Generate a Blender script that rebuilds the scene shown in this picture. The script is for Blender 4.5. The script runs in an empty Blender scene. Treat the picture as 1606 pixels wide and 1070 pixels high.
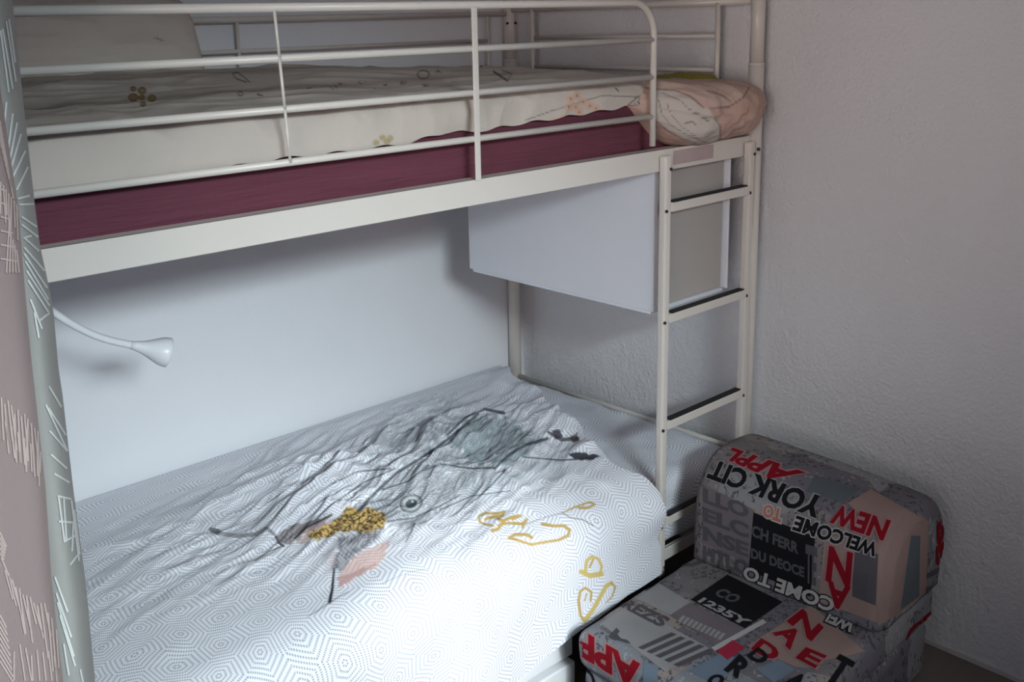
import bpy, bmesh, math, random
import numpy as np
from mathutils import Vector, Matrix
from mathutils.bvhtree import BVHTree
random.seed(7)
C = bpy.context.scene.collection
# ------------------------------------------------------------------ camera calibration (solved from the photo's vanishing lines)
F, PX0, PY0 = 1604.307, 737.392, 397.922
CAM = np.array([-2.367, -1.537, 1.60])
yaw, pitch, roll = 0.851877759, 0.222898124, 0.027369801
def cam_matrix():
    cp, sp, cr, sr = math.cos(pitch), math.sin(pitch), math.cos(roll), math.sin(roll)
    f = np.array([math.cos(yaw)*cp, math.sin(yaw)*cp, -sp]); rt = np.array([math.sin(yaw), -math.cos(yaw), 0])
    dn = np.cross(f, rt)
    return np.array([cr*rt+sr*dn, -sr*rt+cr*dn, f])
M = cam_matrix()
def ray(u, v): return M.T @ np.array([(u-PX0)/F, (v-PY0)/F, 1.0])
def onY(u, v, Y=0.0): r = ray(u, v); return Vector(CAM + r*((Y-CAM[1])/r[1]))
def onZ(u, v, Z=0.0): r = ray(u, v); return Vector(CAM + r*((Z-CAM[2])/r[2]))
def project(P):
    c = (np.asarray(P)-CAM) @ M.T
    return PX0+F*c[:, 0]/c[:, 2], PY0+F*c[:, 1]/c[:, 2]
cd = bpy.data.cameras.new('camera'); cam = bpy.data.objects.new('camera', cd); C.objects.link(cam)
cd.sensor_fit = 'HORIZONTAL'; cd.sensor_width = 36; cd.lens = F/1606*36
cd.shift_x = (803-PX0)/1606; cd.shift_y = (PY0-535)/1606; cd.clip_start = 0.02
mw = Matrix.Identity(4)
for i in range(3):
    mw[i][0] = M[0][i]; mw[i][1] = -M[1][i]; mw[i][2] = -M[2][i]; mw[i][3] = CAM[i]
cam.matrix_world = mw
bpy.context.scene.camera = cam

# ------------------------------------------------------------------ noise in numpy
def vnoise(x, y, seed=0):
    x = np.asarray(x, float); y = np.asarray(y, float)
    xi = np.floor(x).astype(np.int64); yi = np.floor(y).astype(np.int64); fx = x-xi; fy = y-yi
    fx = fx*fx*fx*(fx*(fx*6-15)+10); fy = fy*fy*fy*(fy*(fy*6-15)+10)
    def h(a, b):
        n = (a*374761393+b*668265263+seed*1442695041) & 0xffffffff
        n = ((n ^ (n >> 13))*1274126177) & 0xffffffff
        n = n ^ (n >> 16)
        return (n & 0xffff)/32767.5-1
    return (h(xi, yi)*(1-fx)+h(xi+1, yi)*fx)*(1-fy)+(h(xi, yi+1)*(1-fx)+h(xi+1, yi+1)*fx)*fy
def fbm(x, y, seed=0, o=4):
    s = 0; a = 1; t = 0
    for k in range(o):
        s = s+a*vnoise(x*2**k, y*2**k, seed+k*17); t += a; a *= .5
    return s/t
def ridge(x, y, seed=0, o=3):
    s = 0; a = 1; t = 0
    for k in range(o):
        s = s+a*(1-np.abs(vnoise(x*2**k, y*2**k, seed+k*31))*2); t += a; a *= .5
    return s/t
def sstep(a, b, x): t = np.clip((x-a)/(b-a), 0, 1); return t*t*(3-2*t)

# ------------------------------------------------------------------ materials
class NT:
    def __init__(s, name):
        s.m = bpy.data.materials.new(name); s.m.use_nodes = True; s.t = s.m.node_tree; s.b = s.t.nodes['Principled BSDF']
    def n(s, typ, **k):
        x = s.t.nodes.new(typ)
        for a, b in k.items(): setattr(x, a, b)
        return x
    def put(s, sock, v):
        if isinstance(v, bpy.types.NodeSocket): s.t.links.new(v, sock)
        elif v is not None: sock.default_value = v
    def ma(s, op, a, b=None, c=None):
        x = s.n('ShaderNodeMath', operation=op)
        s.put(x.inputs[0], a); s.put(x.inputs[1], b) if b is not None else None
        if c is not None: s.put(x.inputs[2], c)
        return x.outputs[0]
    def mix(s, f, a, b):
        x = s.n('ShaderNodeMix', data_type='RGBA'); s.put(x.inputs[0], f); s.put(x.inputs[6], a); s.put(x.inputs[7], b); return x.outputs[2]
    def noise(s, scale, detail=3, vec=None, rough=.5):
        x = s.n('ShaderNodeTexNoise'); x.inputs['Scale'].default_value = scale; x.inputs['Detail'].default_value = detail
        x.inputs['Roughness'].default_value = rough
        if vec is not None: s.put(x.inputs['Vector'], vec)
        return x.outputs['Fac']
    def bump(s, h, strength=.3, dist=.01):
        x = s.n('ShaderNodeBump'); x.inputs['Strength'].default_value = strength; x.inputs['Distance'].default_value = dist
        s.put(x.inputs['Height'], h); s.put(s.b.inputs['Normal'], x.outputs[0])
def rgb(r, g, b): return (r, g, b, 1)
def mat(name, col, rough=.6, bumps=None, metal=0, vary=0.0, stretch=None, spec=None):
    k = NT(name); k.b.inputs['Roughness'].default_value = rough; k.b.inputs['Metallic'].default_value = metal
    if spec is not None: k.b.inputs['Specular IOR Level'].default_value = spec
    co = k.n('ShaderNodeTexCoord').outputs['Object']
    if stretch:
        mp = k.n('ShaderNodeMapping'); mp.inputs['Scale'].default_value = stretch; k.put(mp.inputs[0], co); co = mp.outputs[0]
    nz = k.noise(9, 3, co)
    dark = rgb(*[c*(1-vary) for c in col[:3]])
    k.put(k.b.inputs['Base Color'], k.mix(nz, rgb(*col[:3]), dark))
    if bumps: k.bump(k.noise(bumps[0], 4, co, .6), bumps[1], bumps[2])
    return k.m
M_wall = NT('rough_plaster')
def _wall():
    k = M_wall; co = k.n('ShaderNodeTexCoord').outputs['Object']
    k.put(k.b.inputs['Base Color'], k.mix(k.noise(2.0, 3, co), rgb(.78, .78, .79), rgb(.72, .73, .75)))
    k.b.inputs['Roughness'].default_value = .85
    a = k.noise(95, 3, co, .6); b = k.noise(28, 3, co, .6)
    k.bump(k.ma('ADD', a, k.ma('MULTIPLY', b, .8)), .9, .005)
    return k.m
M_wall = _wall()
M_backwall = mat('smooth_plaster', (.78, .79, .82), .8, (60, .25, .002), vary=.04)
M_ceiling = mat('ceiling_paint', (.5, .46, .43), .9, (40, .1, .002))
M_floor = mat('dark_laminate', (.2, .16, .14), .5, (20, .1, .002), vary=.3, stretch=(1, 8, 1))
M_metal = mat('white_lacquered_metal', (.71, .67, .62), .32, (120, .04, .001), vary=.03)
M_black = mat('black_rubber', (.012, .012, .013), .7, (200, .2, .001))
M_bolt = mat('dark_bolt', (.06, .05, .05), .4, metal=.6)
M_burg = mat('burgundy_jersey', (.150, .037, .062), .85, (14, .55, .012), vary=.35, stretch=(.35, 2, 5))
M_box = mat('white_board', (.76, .78, .84), .6, (30, .06, .002), vary=.03)
M_lamp = mat('white_plastic', (.80, .82, .85), .35, (60, .02, .001))
M_drawer = mat('white_melamine', (.82, .83, .85), .5, (60, .02, .001))
M_paper = mat('torn_sticker', (.55, .43, .42), .8, (60, .4, .003), vary=.35)
M_yellow = mat('olive_cloth', (.30, .26, .03), .9, (60, .5, .004), vary=.3)
M_trim = mat('wall_trim', (.6, .57, .54), .6, (60, .02, .001))
M_glass = NT('window_glass'); M_glass.b.inputs['Transmission Weight'].default_value = 1; M_glass.b.inputs['Roughness'].default_value = 0; M_glass.put(M_glass.b.inputs['Base Color'], rgb(.95, .97, 1)); M_glass = M_glass.m
M_mauve = mat('mauve_curtain_fabric', (.43, .335, .325), .95, (90, .3, .002), vary=.06)
M_grey = mat('grey_curtain_fabric', (.42, .41, .39), .95, (90, .3, .002), vary=.06)
M_pinkline = mat('pale_pink_print', (.72, .58, .54), .95)
M_whiteline = mat('white_print', (.80, .82, .80), .95)

def fabric_print(name, base, hexpat=True, S=.088, bumpy=.35):
    k = NT(name); k.b.inputs['Roughness'].default_value = .92; k.b.inputs['Specular IOR Level'].default_value = .15
    uv = k.n('ShaderNodeUVMap').outputs[0]
    col = rgb(*base)
    if hexpat:
        nzv = k.n('ShaderNodeTexNoise'); nzv.inputs['Scale'].default_value = 9; nzv.inputs['Detail'].default_value = 0; k.put(nzv.inputs['Vector'], uv)
        vm = k.n('ShaderNodeVectorMath', operation='MULTIPLY_ADD'); k.put(vm.inputs[0], nzv.outputs['Color']); vm.inputs[1].default_value = (.035, .035, 0); k.put(vm.inputs[2], uv)
        sp = k.n('ShaderNodeSeparateXYZ'); k.put(sp.inputs[0], vm.outputs[0])
        x = k.ma('DIVIDE', sp.outputs[0], S); y = k.ma('DIVIDE', sp.outputs[1], S)
        ax = k.ma('SUBTRACT', k.ma('FLOORED_MODULO', x, 1.0), .5); ay = k.ma('SUBTRACT', k.ma('FLOORED_MODULO', y, 1.7320508), .8660254)
        bx = k.ma('SUBTRACT', k.ma('FLOORED_MODULO', k.ma('SUBTRACT', x, .5), 1.0), .5); by = k.ma('SUBTRACT', k.ma('FLOORED_MODULO', k.ma('SUBTRACT', y, .8660254), 1.7320508), .8660254)
        la = k.ma('ADD', k.ma('MULTIPLY', ax, ax), k.ma('MULTIPLY', ay, ay)); lb = k.ma('ADD', k.ma('MULTIPLY', bx, bx), k.ma('MULTIPLY', by, by))
        sel = k.ma('LESS_THAN', la, lb); inv = k.ma('SUBTRACT', 1.0, sel)
        gx = k.ma('ABSOLUTE', k.ma('ADD', k.ma('MULTIPLY', ax, sel), k.ma('MULTIPLY', bx, inv)))
        gy = k.ma('ABSOLUTE', k.ma('ADD', k.ma('MULTIPLY', ay, sel), k.ma('MULTIPLY', by, inv)))
        d2 = k.ma('ADD', k.ma('MULTIPLY', gx, .5), k.ma('MULTIPLY', gy, .8660254))
        d = k.ma('MAXIMUM', gx, d2)
        s1 = k.ma('GREATER_THAN', gx, d2); s2 = k.ma('SUBTRACT', 1.0, s1)
        t2 = k.ma('ABSOLUTE', k.ma('SUBTRACT', k.ma('MULTIPLY', gx, .8660254), k.ma('MULTIPLY', gy, .5)))
        tt = k.ma('ADD', k.ma('MULTIPLY', gy, s1), k.ma('MULTIPLY', t2, s2))
        fr = k.ma('SUBTRACT', k.ma('FRACT', k.ma('MULTIPLY', d, 10.0)), .5)
        ft = k.ma('SUBTRACT', k.ma('FRACT', k.ma('MULTIPLY', tt, 22.0)), .5)
        rr = k.ma('SQRT', k.ma('ADD', k.ma('MULTIPLY', fr, fr), k.ma('MULTIPLY', k.ma('MULTIPLY', ft, ft), .55)))
        mr = k.n('ShaderNodeMapRange'); k.put(mr.inputs[0], rr); mr.inputs[1].default_value = .17; mr.inputs[2].default_value = .33; mr.inputs[3].default_value = 1; mr.inputs[4].default_value = 0
        col = k.mix(k.ma('MULTIPLY', mr.outputs[0], .66), col, rgb(.17, .20, .27))
    ca = k.n('ShaderNodeVertexColor', layer_name='ink')
    col = k.mix(ca.outputs['Alpha'], col, ca.outputs['Color'])
    k.put(k.b.inputs['Base Color'], col)
    co = k.n('ShaderNodeTexCoord').outputs['Object']
    k.bump(k.ma('ADD', k.noise(26, 4, co, .55), k.ma('MULTIPLY', k.noise(300, 2, co), .08)), bumpy, .006)
    return k.m
M_hex = fabric_print('white_hexagon_print_cotton', (.87, .885, .94))
M_cream = fabric_print('cream_doodle_cotton', (.55, .495, .445), False, bumpy=.3)

# ------------------------------------------------------------------ mesh helpers
def link(name, me, parent=None, loc=None):
    o = bpy.data.objects.new(name, me); C.objects.link(o)
    if parent is not None: o.parent = parent; o.matrix_parent_inverse = Matrix.Translation(-parent.location)
    return o
def finish(name, bm, mats, parent=None, smooth=False):
    me = bpy.data.meshes.new(name); bmesh.ops.recalc_face_normals(bm, faces=bm.faces) ; bm.to_mesh(me); bm.free()
    for m in (mats if isinstance(mats, (list, tuple)) else [mats]): me.materials.append(m)
    if smooth: me.polygons.foreach_set('use_smooth', [True]*len(me.polygons))
    return link(name, me, parent)
def tag(o, label=None, cat=None, group=None, kind=None):
    if label: o['label'] = label
    if cat: o['category'] = cat
    if group: o['group'] = group
    if kind: o['kind'] = kind
    return o
def empty(name, loc):
    o = bpy.data.objects.new(name, None); o.location = loc; o.empty_display_size = .05; C.objects.link(o); return o
def box(bm, x0, x1, y0, y1, z0, z1, bev=0.0, seg=2, mi=0):
    r = bmesh.ops.create_cube(bm, size=1); vs = r['verts']
    bmesh.ops.scale(bm, vec=(x1-x0, y1-y0, z1-z0), verts=vs); bmesh.ops.translate(bm, vec=((x0+x1)/2, (y0+y1)/2, (z0+z1)/2), verts=vs)
    if bev:
        es = list({e for v in vs for e in v.link_edges})
        bmesh.ops.bevel(bm, geom=es, offset=bev, segments=seg, affect='EDGES', profile=.5)
    return bm
def tube(bm, pts, r, n=12, caps=True, rs=None):
    pts = [Vector(p) for p in pts]; rings = []; up = None
    for i, p in enumerate(pts):
        t = (pts[min(i+1, len(pts)-1)]-pts[max(i-1, 0)]).normalized()
        if up is None: up = Vector((0, 0, 1)) if abs(t.z) < .9 else Vector((1, 0, 0))
        a = t.cross(up).normalized(); b = a.cross(t).normalized(); up = b
        rr = rs[i] if rs else r
        rings.append([bm.verts.new(p+(a*math.cos(q)+b*math.sin(q))*rr) for q in [2*math.pi*j/n for j in range(n)]])
    for i in range(len(rings)-1):
        for j in range(n): 
            f = bm.faces.new((rings[i][j], rings[i][(j+1) % n], rings[i+1][(j+1) % n], rings[i+1][j])); f.smooth = True
    if caps: bm.faces.new(rings[0]); bm.faces.new(rings[-1])
    return bm
def T(name, pts, r, parent, m=None, n=12): return finish(name, tube(bmesh.new(), pts, r, n), m or M_metal, parent)
def B(name, ex, parent, m=None, bev=.0015): return finish(name, box(bmesh.new(), *ex, bev=bev), m or M_metal, parent)
def grid_mesh(name, P, UVs, mats, parent=None, closed=False, thick=0.0):
    ny, nx = P.shape[:2]
    me = bpy.data.meshes.new(name); V = P.reshape(-1, 3)
    idx = np.arange(ny*nx).reshape(ny, nx)
    q = np.stack([idx[:-1, :-1], idx[:-1, 1:], idx[1:, 1:], idx[1:, :-1]], -1).reshape(-1, 4)
    me.vertices.add(len(V)); me.vertices.foreach_set('co', V.ravel()); me.loops.add(q.size); me.loops.foreach_set('vertex_index', q.ravel())
    me.polygons.add(len(q)); me.polygons.foreach_set('loop_start', np.arange(0, q.size, 4)); 
    me.polygons.foreach_set('use_smooth', [True]*len(q)); me.update(calc_edges=True)
    u = me.uv_layers.new(name='UVMap'); u.data.foreach_set('uv', UVs.reshape(-1, 2)[q.ravel()].ravel())
    for m in (mats if isinstance(mats, (list, tuple)) else [mats]): me.materials.append(m)
    o = link(name, me, parent)
    return o
def add_ink(o, P, fn):
    V = P.reshape(-1, 3); u, v = project(V)
    col = fn(u, v, V)
    at = o.data.color_attributes.new('ink', 'FLOAT_COLOR', 'POINT'); at.data.foreach_set('color', col.astype(np.float32).ravel())
class Ink:
    def __init__(s, u, v): s.u, s.v = u, v; s.c = np.zeros((len(u), 4)); s.c[:, :3] = .5
    def seg(s, pts, w0, w1=None):
        """distance based stroke mask, width tapering from w0 to w1"""
        w1 = w0 if w1 is None else w1; out = np.zeros(len(s.u)); n = len(pts)-1
        for i in range(n):
            (ax, ay), (bx, by) = pts[i], pts[i+1]; dx, dy = bx-ax, by-ay; L = dx*dx+dy*dy+1e-9
            t = np.clip(((s.u-ax)*dx+(s.v-ay)*dy)/L, 0, 1); d = np.hypot(s.u-ax-t*dx, s.v-ay-t*dy)
            w = w0+(w1-w0)*(i+t)/n
            out = np.maximum(out, 1-sstep(w*.5-.6, w*.5+.9, d))
        return out
    def poly(s, pts, soft=3):
        ins = np.zeros(len(s.u), bool); dm = np.full(len(s.u), 1e9)
        for i in range(len(pts)):
            (ax, ay), (bx, by) = pts[i], pts[(i+1) % len(pts)]
            c = ((ay > s.v) != (by > s.v)); 
            with np.errstate(divide='ignore', invalid='ignore'): xx = (bx-ax)*(s.v-ay)/(by-ay+1e-12)+ax
            ins ^= c & (s.u < xx)
            dx, dy = bx-ax, by-ay; t = np.clip(((s.u-ax)*dx+(s.v-ay)*dy)/(dx*dx+dy*dy+1e-9), 0, 1)
            dm = np.minimum(dm, np.hypot(s.u-ax-t*dx, s.v-ay-t*dy))
        sd = np.where(ins, dm, -dm)+vnoise(s.u/6, s.v/6, 5)*soft*.6
        return sstep(-soft*.5, soft*.5, sd)
    def put(s, mask, col, a=1.0):
        m = np.clip(mask*a, 0, 1)[:, None]; c = np.asarray(col, float)
        na = s.c[:, 3:]*(1-m)+m
        s.c[:, :3] = np.where(na > 1e-4, (s.c[:, :3]*s.c[:, 3:]*(1-m)+c*m)/np.maximum(na, 1e-4), s.c[:, :3]); s.c[:, 3:] = na

# ------------------------------------------------------------------ room
XR, YB, XL, YF, ZC = .055, .955, -3.3, -3.0, 2.45
def S(name, ex, m): return tag(finish(name, box(bmesh.new(), *ex), m), kind='structure')
S('floor', (XL, XR, YF, YB, -.08, 0), M_floor)
S('ceiling', (XL-.1, XR+.1, YF-.1, YB+.1, ZC, ZC+.1), M_ceiling)
S('wall_right', (XR, XR+.1, YF-.1, YB+.1, -.08, ZC), M_wall)
S('wall_back', (XL-.1, XR, YB, YB+.1, -.08, ZC), M_backwall)
M_wall2 = mat('taupe_wall_paint', (.34, .31, .30), .9, (60, .2, .002))
bm = bmesh.new(); box(bm, XL-.1, XL, YF-.1, -2.05, -.08, ZC); box(bm, XL-.1, XL, -.75, YB, -.08, ZC); box(bm, XL-.1, XL, -2.05, -.75, -.08, 1.05); box(bm, XL-.1, XL, -2.05, -.75, 2.15, ZC)
tag(finish('wall_left', bm, M_wall2), kind='structure')
bm = bmesh.new()
for a in ((-2.05, -2.0), (-.80, -.75), (-1.425, -1.375)): box(bm, XL-.08, XL-.03, a[0], a[1], 1.05, 2.15)
box(bm, XL-.08, XL-.03, -2.05, -.75, 1.05, 1.10); box(bm, XL-.08, XL-.03, -2.05, -.75, 2.10, 2.15)
win2 = tag(finish('window_2', bm, M_metal), kind='structure')
finish('window_pane', box(bmesh.new(), XL-.058, XL-.052, -2.0, -.80, 1.10, 2.10), M_glass, win2)
WX0, WX1, WZ0, WZ1 = -2.75, -1.35, .85, 2.38
bm = bmesh.new()
box(bm, XL, WX0, YF-.1, YF, -.08, ZC); box(bm, WX1, XR, YF-.1, YF, -.08, ZC); box(bm, WX0, WX1, YF-.1, YF, -.08, WZ0); box(bm, WX0, WX1, YF-.1, YF, WZ1, ZC)
tag(finish('wall_front', bm, M_wall2), kind='structure')
bm = bmesh.new()
for a in ((WX0, WX0+.05), (WX1-.05, WX1), (-2.075, -2.025)): box(bm, a[0], a[1], YF-.08, YF-.03, WZ0, WZ1)
box(bm, WX0, WX1, YF-.08, YF-.03, WZ0, WZ0+.05); box(bm, WX0, WX1, YF-.08, YF-.03, WZ1-.05, WZ1)
win = tag(finish('window_1', bm, M_metal), kind='structure')
finish('window_pane', box(bmesh.new(), WX0+.05, WX1-.05, YF-.058, YF-.052, WZ0+.05, WZ1-.05), M_glass, win)
S('trim_1', (XR-.006, XR, YF, -.02, 0.0, .012), M_trim)

# ------------------------------------------------------------------ bunk bed
bed = tag(empty('bunk_bed', (-.95, .46, 0)), 'white metal bunk bed with guard rails and a ladder beside the right wall', 'bunk bed')
XE = -1.93
for x, y in ((-.012, 0), (-.012, .93), (XE, 0), (XE, .93)):
    bm = bmesh.new(); tube(bm, [(x, y, 0.0), (x, y, 1.475)], .0205, 20); tube(bm, [(x, y, 1.475), (x, y, 1.69)], .0185, 20)
    po = finish('post', bm, M_metal, bed)
    T('joint_ring', [(x, y, 1.471), (x, y, 1.476)], .0212, po, n=20)
# upper side rails (flat pressed channel)
def side_rail(y, z0, z1, out):
    bm = bmesh.new(); box(bm, XE+.02, -.034, y-.004, y+.004, z0, z1, bev=.0015); box(bm, XE+.02, -.034, min(y, y+out), max(y, y+out), z1-.004, z1)
    box(bm, XE+.02, -.034, min(y, y+out), max(y, y+out), z0, z0+.004)
    return finish('side_rail', bm, M_metal, bed)
sr = side_rail(0, 1.236, 1.288, .03); side_rail(.93, 1.236, 1.288, -.03)
side_rail(0, .188, .221, .008); side_rail(.93, .188, .214, -.03)
# guards
def guard(y, xr, rod):
    pts = [(XE+.018, y, 1.632), (xr-.075, y, 1.632)]
    for k in range(1, 9):
        a = math.pi/2*k/8; pts.append((xr-.075+.075*math.sin(a), y, 1.557+.075*math.cos(a)))
    pts.append((xr, y, 1.30)) if y < .5 else pts.append((xr, y, 1.288))
    g = T('guard_rail', pts, .0078, bed)
    for z in (1.548, 1.462, 1.370):
        T('guard_bar', [(XE+.018, y, z), (xr, y, z)], .0068, g)
    B('guard_upright', (-1.007, -.993, y-.0085, y-.004, 1.286, 1.628), g)
    for z0, z1 in ((1.548, 1.628), (1.462, 1.548), (1.370, 1.462)):
        k = (1.628-z1)/.258*.012
        T('guard_rod', [(-1.447+k, y-.006, z1), (-1.443+k, y-.006, z0)], .0028, g, n=8)
    return g
guard(0.0, -.437, True)
# back guard: two rails with small bars beside the corner post
bg = T('back_guard_rail', [(XE+.018, .93, 1.622), (-.03, .93, 1.622)], .0085, bed)
T('guard_bar', [(XE+.06, .93, 1.540), (-.112, .93, 1.540)], .006, bg); T('guard_bar', [(XE+.06, .93, 1.45), (-.112, .93, 1.45)], .006, bg)
for x in (-1.0, -.108, XE+.06): T('guard_rod', [(x, .93, 1.62), (x, .93, 1.288)], .005, bg, n=8)
for xe in (-.012, XE):
    eg = T('end_rail', [(xe, .018, 1.634), (xe, .912, 1.634)], .0095, bed)
    for z in (1.545, 1.455): T('end_bar', [(xe, .125, z), (xe, .815, z)], .006, eg)
    for y in (.12, .82): T('end_upright', [(xe-.004, y, 1.632), (xe-.004, y, 1.29)], .0068, eg)
    B('end_channel', (xe-.012, xe+.012, .02, .91, 1.236, 1.286), bed)
    B('end_channel', (xe-.012, xe+.012, .02, .91, .188, .214), bed)
    T('lower_end_rail', [(xe, .018, .388), (xe, .912, .388)], .0085, bed)
# mattress supports
for z in (1.243, .197):
    bm = bmesh.new()
    for k in range(14): x = XE+.08+k*.135; box(bm, x, x+.04, .02, .91, z-.006, z+.006)
    o = finish('slats', bm, M_metal, bed)
# ladder
for x0, x1 in ((-.419, -.395), (-.068, -.044)):
    bm = bmesh.new(); box(bm, x0, x1, -.028, -.006, .165 if x0 < -.2 else .165, 1.276, bev=.006, seg=3)
    st = finish('ladder_stile', bm, M_metal, bed)
    for z, dx in ((1.243, 1.0), (1.142, .0), (.862, 0), (.578, 0), (.31, 0), (.192, 1.0)):
        xb = x0+.004+dx*.014
        finish('bolt', tube(bmesh.new(), [(xb, -.0305, z), (xb, -.027, z)], .0042, 8), M_bolt, st)
for z in (1.149, .869, .586, .32):
    bm = bmesh.new(); box(bm, -.396, -.067, -.030, -.004, z-.0115, z+.0115, bev=.002)
    rg = finish('ladder_rung', bm, M_metal, bed)
    tr = finish('rung_tread', box(bmesh.new(), -.386, -.078, -.0295, -.011, z+.0115, z+.0155, bev=.001), M_black, rg); tr['label'] = 'black anti-slip strip on the rung'
bm = bmesh.new(); box(bm, -.36, -.2, -.0062, -.004, 1.247, 1.281)
sk = finish('torn_sticker', bm, M_paper, bed); sk['label'] = 'torn pinkish paper sticker on the side rail'
finish('bolt', tube(bmesh.new(), [(-.02, -.024, 1.252), (-.02, -.018, 1.252)], .0045, 8), M_bolt, bed)
for x in (-.05, ): pass
for yy, xx in ((.905, -.045), (.93, -.03)): pass
finish('bolt', tube(bmesh.new(), [(-.036, .915, 1.592), (-.030, .918, 1.592)], .0042, 8), M_bolt, bed)
finish('bolt', tube(bmesh.new(), [(-.004, .906, 1.592), (-.004, .912, 1.592)], .0042, 8), M_bolt, bed)

# ------------------------------------------------------------------ soft boxes (mattresses)
def soft_box(name, x0, x1, y0, y1, z0, z1, mats, r=.05, amp=.006, seed=1, step=.012, wr=None):
    """rounded cushion: four sides and top as one wrapped sheet"""
    bm = bmesh.new(); nx = int((x1-x0)/step); ny = int((y1-y0)/step); nz = max(4, int((z1-z0)/step))
    uvl = bm.loops.layers.uv.new('UVMap')
    def face_grid(fn, na, nb):
        g = [[bm.verts.new(fn(a/na, b/nb)) for b in range(nb+1)] for a in range(na+1)]
        for a in range(na):
            for b in range(nb): bm.faces.new((g[a][b], g[a+1][b], g[a+1][b+1], g[a][b+1])).smooth = True
    X = lambda t: x0+(x1-x0)*t; Y = lambda t: y0+(y1-y0)*t; Z = lambda t: z0+(z1-z0)*t
    face_grid(lambda a, b: (X(a), Y(b), z1), nx, ny); face_grid(lambda a, b: (X(a), Y(b), z0), nx, ny)
    face_grid(lambda a, b: (X(a), y0, Z(b)), nx, nz); face_grid(lambda a, b: (X(a), y1, Z(b)), nx, nz)
    face_grid(lambda a, b: (x0, Y(a), Z(b)), ny, nz); face_grid(lambda a, b: (x1, Y(a), Z(b)), ny, nz)
    bmesh.ops.remove_doubles(bm, verts=bm.verts, dist=.0005); bmesh.ops.recalc_face_normals(bm, faces=bm.faces)
    for f in bm.faces:
        n = f.normal
        for l in f.loops:
            c = l.vert.co
            if abs(n.z) > .7: uv = (c.x, c.y)
            elif abs(n.y) > .7: uv = (c.x, c.z-z1+y0)
            else: uv = (c.z-z1+x0, c.y)
            l[uvl].uv = uv
    V = np.array([v.co[:] for v in bm.verts])
    lo = np.array([x0, y0, z0])+r; hi = np.array([x1, y1, z1])-r
    Q = np.clip(V, lo, hi); D = V-Q; L = np.linalg.norm(D, axis=1)
    Lm = np.max(np.abs(D), axis=1); out = Q+D/np.maximum(L, 1e-6)[:, None]*np.where(L > 1e-6, Lm, 0)[:, None]
    N = D/np.maximum(L, 1e-6)[:, None]
    d = amp*(fbm(V[:, 0]*6+V[:, 2]*9, V[:, 1]*6+V[:, 2]*7, seed, 3))
    if wr is not None: d = d+wr(V)
    out = out+N*d[:, None]
    for v, c in zip(bm.verts, out): v.co = c
    return finish(name, bm, mats, smooth=True)
def burg_wr(V):
    x, z = V[:, 0], V[:, 2]; low = sstep(1.36, 1.27, z)
    return -.006*low*np.clip(ridge(x*1.1+3, z*38+x*3.2, 9, 2), 0, 1)**2
um = soft_box('mattress', XE+.025, -.045, .050, .905, 1.25, 1.405, M_burg, r=.022, amp=.003, seed=4, wr=burg_wr)
tag(um, 'mattress in a burgundy fitted sheet on the upper bunk', 'mattress')
def low_wr(V):
    x, y, z = V.T; t = sstep(.30, .36, z)
    return t*(.010*np.exp(-((x+.2)/.16)**2)*np.exp(-((y-.35)/.3)**2)+.006*ridge(x*5+y*3, y*6-x*4, 3, 2)*sstep(-.5, -.3, x))
lm = soft_box('mattress', XE+.025, -.05, .006, .905, .2145, .408, M_hex, r=.036, amp=.006, seed=2, wr=low_wr)
tag(lm, 'thick mattress in a hexagon print fitted sheet on the lower bunk', 'mattress')

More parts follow.
